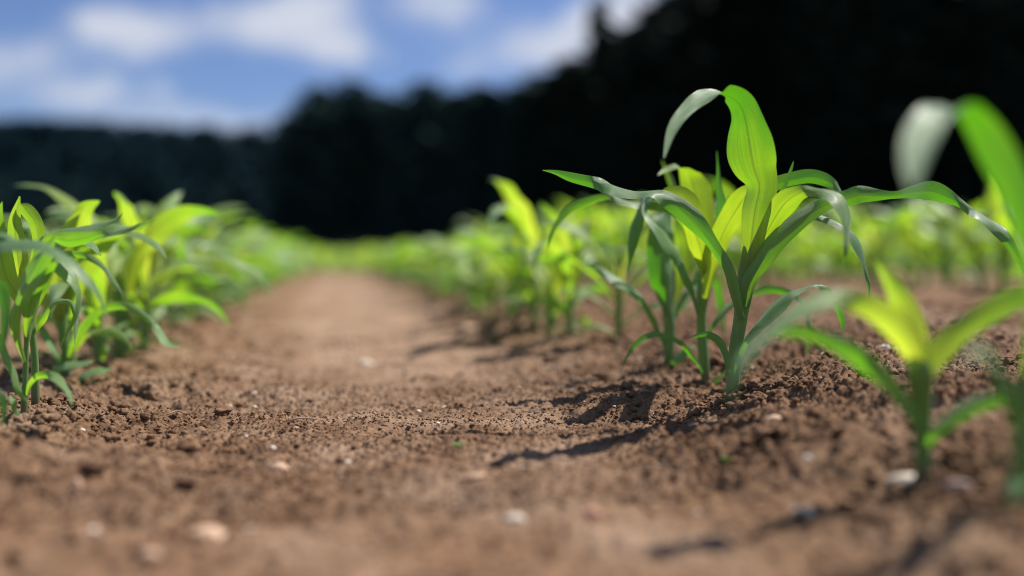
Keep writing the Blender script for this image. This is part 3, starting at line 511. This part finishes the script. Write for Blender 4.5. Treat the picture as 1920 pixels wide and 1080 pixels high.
# ------------------------------------------------------------------ soil crumbs, gravel, stones, straw
def ico(sub):
    import bmesh
    b = bmesh.new(); bmesh.ops.create_icosphere(b, subdivisions=sub, radius=1)
    v = np.array([x.co[:] for x in b.verts]); f = np.array([[q.index for q in p.verts] for p in b.faces]); b.free()
    return v, f
IV, IF = ico(2)
def lump(seed, rough=.3, v0=IV):
    r = np.random.default_rng(seed); q = v0 * r.uniform(.75, 1.2, 3)
    for f_, a in ((1.3, rough), (2.9, rough * .55), (6, rough * .3)):
        d3 = r.normal(size=(6, 3)); ph = r.uniform(0, 6.28, 6)
        q = q * (1 + a * np.mean([np.sin(f_ * 2 * (v0 @ k) + p) for k, p in zip(d3, ph)], 0) * 1.6)[:, None]
    return q
def crumbs(n, smp, name, mat, variants, flat=.75, sink=.3, smooth=False, IV=IV, IF=IF):
    s_, t_, r_ = smp(n); x, y = xy(s_, t_); z = height(x, y)
    k = RNG.integers(0, len(variants), n); a = RNG.uniform(0, 6.28, n)
    V_ = np.stack(variants)[k]; c, s = np.cos(a)[:, None], np.sin(a)[:, None]
    sx = RNG.uniform(.8, 1.3, n)[:, None]
    W_ = np.stack([(V_[..., 0] * sx * c - V_[..., 1] * s) * r_[:, None] + x[:, None], (V_[..., 0] * sx * s + V_[..., 1] * c) * r_[:, None] + y[:, None], V_[..., 2] * r_[:, None] * flat + (z + r_ * (flat - sink))[:, None]], -1)
    F_ = IF[None] + (np.arange(n) * len(IV))[:, None, None]
    return obj(name, mesh(name, W_.reshape(-1, 3), F_.reshape(-1, 3), mat, smooth=smooth))
def smp_row(lo, hi, t0, t1, rmin, rmax, p=2.2):
    def f(n):
        s = RNG.uniform(lo, hi, n); t = t0 + (t1 - t0) * RNG.uniform(0, 1, n) ** 1.3
        return s, t, rmin + (rmax - rmin) * RNG.uniform(0, 1, n) ** p
    return f
ROOTS = np.array([q[0].location[:2] for q in (A, B, C_, D_, E_, L1, L2, L3)])
def near_stems(n):
    p = ROOTS[RNG.integers(0, len(ROOTS), n)]; a = RNG.uniform(0, 6.28, n); d_ = .008 + np.abs(RNG.normal(0, .035, n))
    s_, t_ = st(p[:, 0] + d_ * np.cos(a), p[:, 1] + d_ * np.sin(a)); return s_, t_, .0010 + .0034 * RNG.uniform(0, 1, n) ** 2.2
V1, F1 = ico(1); V3, F3 = ico(3)
CB = [lump(i, .5, V3) * (1 + .10 * np.sin(V3 @ np.array([9.0, 4, 3]) + i) * np.sin(V3 @ np.array([-3.0, 8, 7]) + 2 * i))[:, None] for i in range(10)]; CS = [lump(i + 30, .4, V1) for i in range(16)]; CL = [lump(i, .36) for i in range(12)]
def merge(name, label, objs):
    import bmesh
    vs, fs, o_ = [], [], 0
    for q in objs:
        m_ = q.data; v = np.empty(len(m_.vertices) * 3, np.float32); m_.vertices.foreach_get('co', v); f = np.empty(len(m_.loops), np.int32); m_.loops.foreach_get('vertex_index', f)
        vs.append(v.reshape(-1, 3)); fs.append(f.reshape(-1, 3) + o_); o_ += len(m_.vertices); bpy.data.objects.remove(q); bpy.data.meshes.remove(m_)
    o = obj(name, mesh(name, np.vstack(vs), np.vstack(fs), gm)); tag(o, label, name.replace('_', ' '), kind='stuff')
merge('soil_clods', 'loose brown clods crumbled along the right row of maize', [
    crumbs(900, smp_row(.33, 1.35, .35, 3.0, .0035, .0085, 3.0), 'a', gm, CB, IV=V3, IF=F3), crumbs(4500, smp_row(.30, 1.35, .35, 3.0, .0014, .0045, 2.2), 'a', gm, CL),
    crumbs(3200, near_stems, 'a', gm, [lump(i + 70, .55) for i in range(12)]), crumbs(16000, smp_row(.25, 1.1, .75, 1.5, .0006, .0022, 2), 'a', gm, CS, IV=V1, IF=F1)])
merge('soil_clods', 'loose brown crumbs of soil along the left row of maize', [
    crumbs(380, smp_row(-.75, -.1, .35, 2.6, .003, .0085, 3.2), 'a', gm, CB, IV=V3, IF=F3), crumbs(2600, smp_row(-.75, -.06, .35, 2.6, .0012, .004, 2.5), 'a', gm, CL),
    crumbs(12000, smp_row(-.55, -.02, .7, 1.35, .0006, .002, 2), 'a', gm, CS, IV=V1, IF=F1)])
merge('soil_crumbs', 'fine crumbs lying on the trodden path', [
    crumbs(2500, smp_row(-.2, .42, .4, 2.4, .0010, .0032, 3), 'a', gm, CL), crumbs(16000, smp_row(-.1, .36, .7, 1.4, .0005, .0017, 2), 'a', gm, CS, IV=V1, IF=F1)])
def simple(name, c1_, c2_, rough=.8, scale=60, sp=.3):
    m = bpy.data.materials.new(name); m.use_nodes = True; q = NT(m.node_tree); b = m.node_tree.nodes['Principled BSDF']
    ge = q.n('ShaderNodeNewGeometry'); nn = q.noise(ge.outputs['Position'], scale, 4, .6)
    q.link(q.mix(q.ramp(nn.outputs['Fac'], .35, .65), c1_, c2_), b.inputs['Base Color'])
    b.inputs['Roughness'].default_value = rough; b.inputs['Specular IOR Level'].default_value = sp
    bp = q.n('ShaderNodeBump'); bp.inputs['Strength'].default_value = .3; bp.inputs['Distance'].default_value = .001
    q.link(nn.outputs['Fac'], bp.inputs['Height']); q.link(bp.outputs[0], b.inputs['Normal'])
    return m
STONE = simple('pale_stone', rgb(.55, .46, .36), rgb(.78, .68, .56), .7, 120)
TAN = simple('tan_stone', rgb(.44, .28, .17), rgb(.62, .42, .28), .7, 120)
STRAW = simple('straw', rgb(.42, .33, .22), rgb(.60, .50, .36), .6, 200)
g1 = crumbs(520, smp_row(-.7, 1.3, .38, 3.4, .0010, .0040, 2.6), 'gravel', STONE, [lump(50 + i, .16) for i in range(8)], .6, .25, True)
tag(g1, 'scattered pale grit in the brown soil', 'gravel', kind='stuff')
# (px, py, half length px, flatness, material, label)
STONES = [(523, 888, 27, .42, TAN, 'peach-coloured pebble half sunk in the open path'), (1695, 911, 34, .45, STONE, 'white pebble at the foot of the blurred maize plant on the right'),
          (1508, 962, 32, .5, STONE, 'white pebble in the shaded soil left of the one by the blurred stem'), (392, 1015, 48, .4, TAN, 'wide blurred pale stone nearest the lens on the left'),
          (278, 1062, 34, .6, TAN, 'blurred tan stone at the bottom edge on the left'), (965, 985, 22, .6, STONE, 'round grey pebble low in the middle of the path'),
          (1514, 890, 15, .6, STONE, 'small grey-green pebble between the main plant and the blurred plant'), (684, 688, 22, .4, STONE, 'pale blurred stone far along the path'),
          (888, 905, 26, .35, TAN, 'flat tan pebble in the middle of the path, right of the peach one'), (511, 855, 9, 1.1, STONE, 'small grey pebble standing just behind the peach-coloured one'),
          (462, 829, 6, .7, STONE, 'tiny white pebble in the focused soil left of the grey pebble'), (880, 620, 24, .3, TAN, 'flat stone on the far path near the right row'),
          (1800, 930, 30, .6, simple('rose_stone', rgb(.36, .24, .20), rgb(.48, .34, .30), .7, 80), 'rosy stone right of the white pebble by the stem'), (1660, 662, 14, .7, STONE, 'ash-grey stone behind the blurred plant on the right'),
          (1110, 975, 24, .5, simple('brick_stone', rgb(.38, .18, .12), rgb(.46, .24, .17), .7, 80), 'reddish blurred pebble low on the path'), (1450, 810, 18, .7, TAN, 'tan flake standing up in front of the tallest maize plant'),
          (145, 935, 15, 1.6, TAN, 'blurred upright splinter of tan stone, lower left'), (835, 768, 8, .6, STONE, 'small pale chip on the path in the focused band')]
for i, (px, py, hl, fl, mt, lab) in enumerate(STONES):
    dd = hit(px, py); p = P(px, py, dd); r_ = hl * (.82 if py > 950 else .9) / FPX * dd
    v = lump(400 + i, .14, ico(3)[0]) * np.array([r_, r_ * .75, r_ * fl]); zc = gz(p[0], p[1])
    o = obj('stone', mesh('stone', v, ico(3)[1], mt)); o.location = (p[0], p[1], zc + r_ * fl * .40); o.rotation_euler = (random.uniform(-.2, .2), random.uniform(-.2, .2), random.uniform(-.5, .5))
    tag(o, lab, 'stone')
STR = [(560, 798, 60, 8, 'pale straw lying across the focused soil of the path'), (330, 795, 34, 14, 'short bleached straw near the left mound'), (1050, 735, 50, -10, 'thin grey straw left of the focused maize plants'),
       (1080, 738, 24, 30, 'tiny white straw chip under the long leaf'), (172, 728, 26, -60, 'fine dry rootlet sticking up near the left mound'), (1207, 745, 22, 40, 'white fibre in the clods left of the main stem'), (640, 912, 30, 10, 'blurred straw right of the peach pebble')]
for i, (px, py, lp, ang, lab) in enumerate(STR):
    dd = hit(px, py); p = P(px, py, dd); L_ = lp / FPX * dd; a = R(ang); u = np.linspace(-.5, .5, 14)
    C = np.stack([u * L_ * math.cos(a * .5), u * L_ * math.sin(a) * .8 + .002 * np.sin(u * 7 + i), np.abs(u) * 0 + .0015 * np.cos(u * 5) + (u + .5) * L_ * (.8 if ang == -60 else .06)], -1)
    dt = tube(C, np.full(14, .0009) * (1 - .5 * np.abs(u)), 7, .6); o = obj('straw', mesh('straw', dt[0], dt[1], STRAW))
    o.location = (p[0], p[1], gz(p[0], p[1]) + .003); tag(o, lab, 'straw')
WEED = leaf_material('weed_leaf', rgb(.10, .22, .04), rgb(.25, .55, .02), rgb(.4, .6, .05), .4)
for (px, py, sc_, lab) in ((858, 847, .007, 'tiny green weed seedling on the path'), (1367, 876, .008, 'tiny blurred weed seedling in front of the tallest maize plant')):
    dd = hit(px, py); p = P(px, py, dd); e = empty('weed_seedling', (p[0], p[1], gz(p[0], p[1]))); tag(e, lab, 'weed')
    for k in range(4):
        az = k * 1.57 + .4; u = np.linspace(0, 1, 8); C = np.stack([np.cos(az) * u, np.sin(az) * u, .8 * u - .6 * u ** 2], -1) * sc_
        T = norm(np.gradient(C, axis=0)); S = np.tile([-math.sin(az), math.cos(az), 0], (8, 1)); N = np.cross(S, T)
        part('leaf', ribbon(C, S, -N, .35 * sc_ * np.sin(np.clip(u, .05, .97) * math.pi) ** .7, np.full(8, .3), 0), WEED, e, np.zeros(3))

# ------------------------------------------------------------------ woods
def crown_mesh(seed, kind, nb=420, nl=9):
    r = np.random.default_rng(seed); tri = []
    h = 1 - r.uniform(0, 1, nb) ** (.75 if kind == 'spruce' else .9) * .97
    for hh in h:
        az = r.uniform(0, 6.28)
        if kind == 'spruce': rad = .20 * (1 - hh) ** .85 * r.uniform(.6, 1.15) + .004; dz = -.10 * rad / .2
        else: rad = .27 * math.sqrt(max(0, 1 - ((hh - .5) / .5) ** 2)) * r.uniform(.55, 1.1) + .01; dz = .05
        for k in range(nl):
            f = r.uniform(.15, 1); c = np.array([math.cos(az) * rad * f, math.sin(az) * rad * f, hh + dz * f]) + r.normal(0, .010, 3)
            sz = r.uniform(.012, .026); a = r.normal(0, 1, (3, 3)) * sz * np.array([1, 1, .7]); tri.append(c + a)
    v = np.vstack(tri); return v, np.arange(len(v)).reshape(-1, 3)
def foliage_mat(name, a, b):
    m = bpy.data.materials.new(name); m.use_nodes = True; q = NT(m.node_tree); bs_ = m.node_tree.nodes['Principled BSDF']
    ge = q.n('ShaderNodeNewGeometry'); nn = q.noise(ge.outputs['Position'], .9, 3, .6)
    q.link(q.mix(q.ramp(nn.outputs['Fac'], .35, .65), a, b), bs_.inputs['Base Color']); bs_.inputs['Roughness'].default_value = .85; bs_.inputs['Specular IOR Level'].default_value = .1
    return m
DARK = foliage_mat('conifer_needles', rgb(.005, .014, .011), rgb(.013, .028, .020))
BARK = simple('bark', rgb(.05, .035, .025), rgb(.10, .075, .055), .95, 6)
FAR = foliage_mat('far_wood_haze_tint', rgb(.005, .026, .038), rgb(.010, .040, .048))  # blue tint stands for aerial haze over the ridge, put into the foliage colour
CR_ = [(k, crown_mesh(900 + i, k)) for i, k in enumerate(['spruce', 'spruce', 'spruce', 'round', 'spruce', 'round'])]
DARK_HAZED = foliage_mat('hazed_wood_foliage', rgb(.010, .034, .036), rgb(.020, .056, .048))  # left trees lighter and bluer: distance haze painted into the foliage colour
CM = [(k, mesh('crown', v, f, DARK, smooth=False)) for k, (v, f) in CR_]; CML = [(k, mesh('crown', v, f, DARK_HAZED, smooth=False)) for k, (v, f) in CR_]
tz = np.linspace(0, .95, 8); tb = tube(np.stack([.004 * np.sin(tz * 9), 0 * tz, tz], -1), .017 * (1 - tz * .92), 8, 1.0)
TM = mesh('trunk', tb[0], tb[1], BARK)
SIL = [(380, 250), (560, 262), (585, 215), (605, 182), (650, 178), (700, 184), (760, 186), (800, 180), (850, 188), (900, 160), (960, 168), (1010, 158), (1050, 140), (1085, 110), (1150, 100), (1210, 60), (1290, -5), (1400, -60), (1600, -120), (2300, -200)]
def dist_of(px): return np.interp(px, [560, 1290, 1920, 2300], [112, 70, 50, 44])
def tree(px, d, top, label, group, kind=None, wid=1.0):
    x = (px - 960) / FPX * d; hgt = (478 - top) / FPX * d + CAMZ
    e = empty('conifer_tree', (x, d, -.05), random.uniform(0, 6.28)); e.scale = (hgt * wid, hgt * wid, hgt * 1.01)
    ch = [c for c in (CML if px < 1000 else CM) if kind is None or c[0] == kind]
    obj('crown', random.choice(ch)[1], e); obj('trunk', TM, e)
    tag(e, label, 'tree', group)
GT = 'dark trees of the near wood'
sx_, sy_ = zip(*SIL)
for q_, (a_, b_) in enumerate(((582, 212), (568, 246))):
    tree(a_, 113 + q_ * 2, b_, ('rounded', 'smaller', 'lowest', 'shrubby')[q_] + ' tree stepping down at the left end of the near wood', GT, 'round', 1.15)
tree(598, 111, 180, 'blurred dark tree at the left end of the near wood', GT, 'round', 1.1)
tree(1122, 79, 12, 'pointed conifer rising highest above the wood edge right of centre', GT, 'spruce', .95)
px = 625
while px < 2150:
    d0 = float(dist_of(px)); top = float(np.interp(px, sx_, sy_)) + random.uniform(-10, 30)
    lab = 'blurred dark conifer in the front of the wood behind the tallest maize plant' if px > 1230 else 'blurred dark conifer in the low stretch of wood right of the path end'
    tree(px, d0 + random.uniform(-1.5, 1.5), top, lab, 'front trees of the wood behind the tallest plant' if px > 1230 else 'front trees of the low stretch of wood', None, random.uniform(.95, 1.25))
    px += 36 * random.uniform(.8, 1.2)
# wood behind the first trees
def wood(name, specs, mat, tris, label):
    vs = []
    for (x, y, z, h_, w_, k) in specs:
        v = CR_[k][1][0].reshape(-1, 3, 3); sel = RNG.integers(0, len(v), tris); q = v[sel].copy(); c = q.mean(1, keepdims=True)
        q = c + (q - c) * 2.2; vs.append((q * np.array([h_ * w_, h_ * w_, h_]) + np.array([x, y, z])).reshape(-1, 3))
    v = np.vstack(vs); o = obj(name, mesh(name, v, np.arange(len(v)).reshape(-1, 3), mat, smooth=False)); tag(o, label, 'wood', kind='stuff'); return o
sp = []
for rr in range(1, 7):
    px = 600 + rr * 4
    while px < 2250:
        d0 = float(dist_of(px)) + rr * 4.5; top = float(np.interp(px, sx_, sy_)) + random.uniform(6, 26)
        sp.append(((px - 960) / FPX * d0, d0, -.1, (478 - top) / FPX * d0, 1.3, random.randrange(6))); px += 42 * random.uniform(.8, 1.2)
wood('wood', [q for q in sp if q[0] < 2.0], DARK_HAZED, 1100, 'dark mass of the near wood behind its first trees, left part')
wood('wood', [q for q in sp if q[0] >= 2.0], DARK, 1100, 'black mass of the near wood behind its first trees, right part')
# far ridge
RX = np.linspace(-260, 120, 96); RYd = np.linspace(0, 1, 30)
def ridge_h(x, f):
    px = 960 + x / 300 * FPX; top = np.interp(px, [-700, -100, 60, 150, 330, 480, 560, 700, 1300], [216, 218, 229, 234, 250, 256, 258, 266, 280])
    return ((478 - top) / FPX * (300 + 0 * x) - 7) * (np.clip(f, 0, 1) ** .8)
XX, FF = np.meshgrid(RX, RYd, indexing='ij'); YY = 215 + FF * 85 + 10 * np.sin(XX / 40); ZZ = ridge_h(XX * 300 / 300, FF) * np.where(FF > .999, 1, 1)
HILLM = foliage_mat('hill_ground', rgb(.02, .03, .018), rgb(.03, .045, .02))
XX2 = np.concatenate([XX, XX[:, -1:]], 1); YY2 = np.concatenate([YY, YY[:, -1:] + 80], 1); ZZ2 = np.concatenate([ZZ, ZZ[:, -1:] * 0 - 1], 1)
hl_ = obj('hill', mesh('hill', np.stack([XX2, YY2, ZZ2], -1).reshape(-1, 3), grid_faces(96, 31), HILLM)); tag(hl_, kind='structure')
sp = []
for i in range(1500):
    x = RNG.uniform(-235, 60); f = RNG.uniform(0, 1) ** .8; f = 1.0 if i % 4 == 0 else f
    sp.append((x, 215 + f * 85 + 10 * math.sin(x / 40), float(ridge_h(np.array([x]), np.array([f]))[0]) - 1.0, RNG.uniform(7.5, 10), RNG.uniform(1.4, 2.4), int(RNG.choice([3, 5, 3, 5, 0]))))
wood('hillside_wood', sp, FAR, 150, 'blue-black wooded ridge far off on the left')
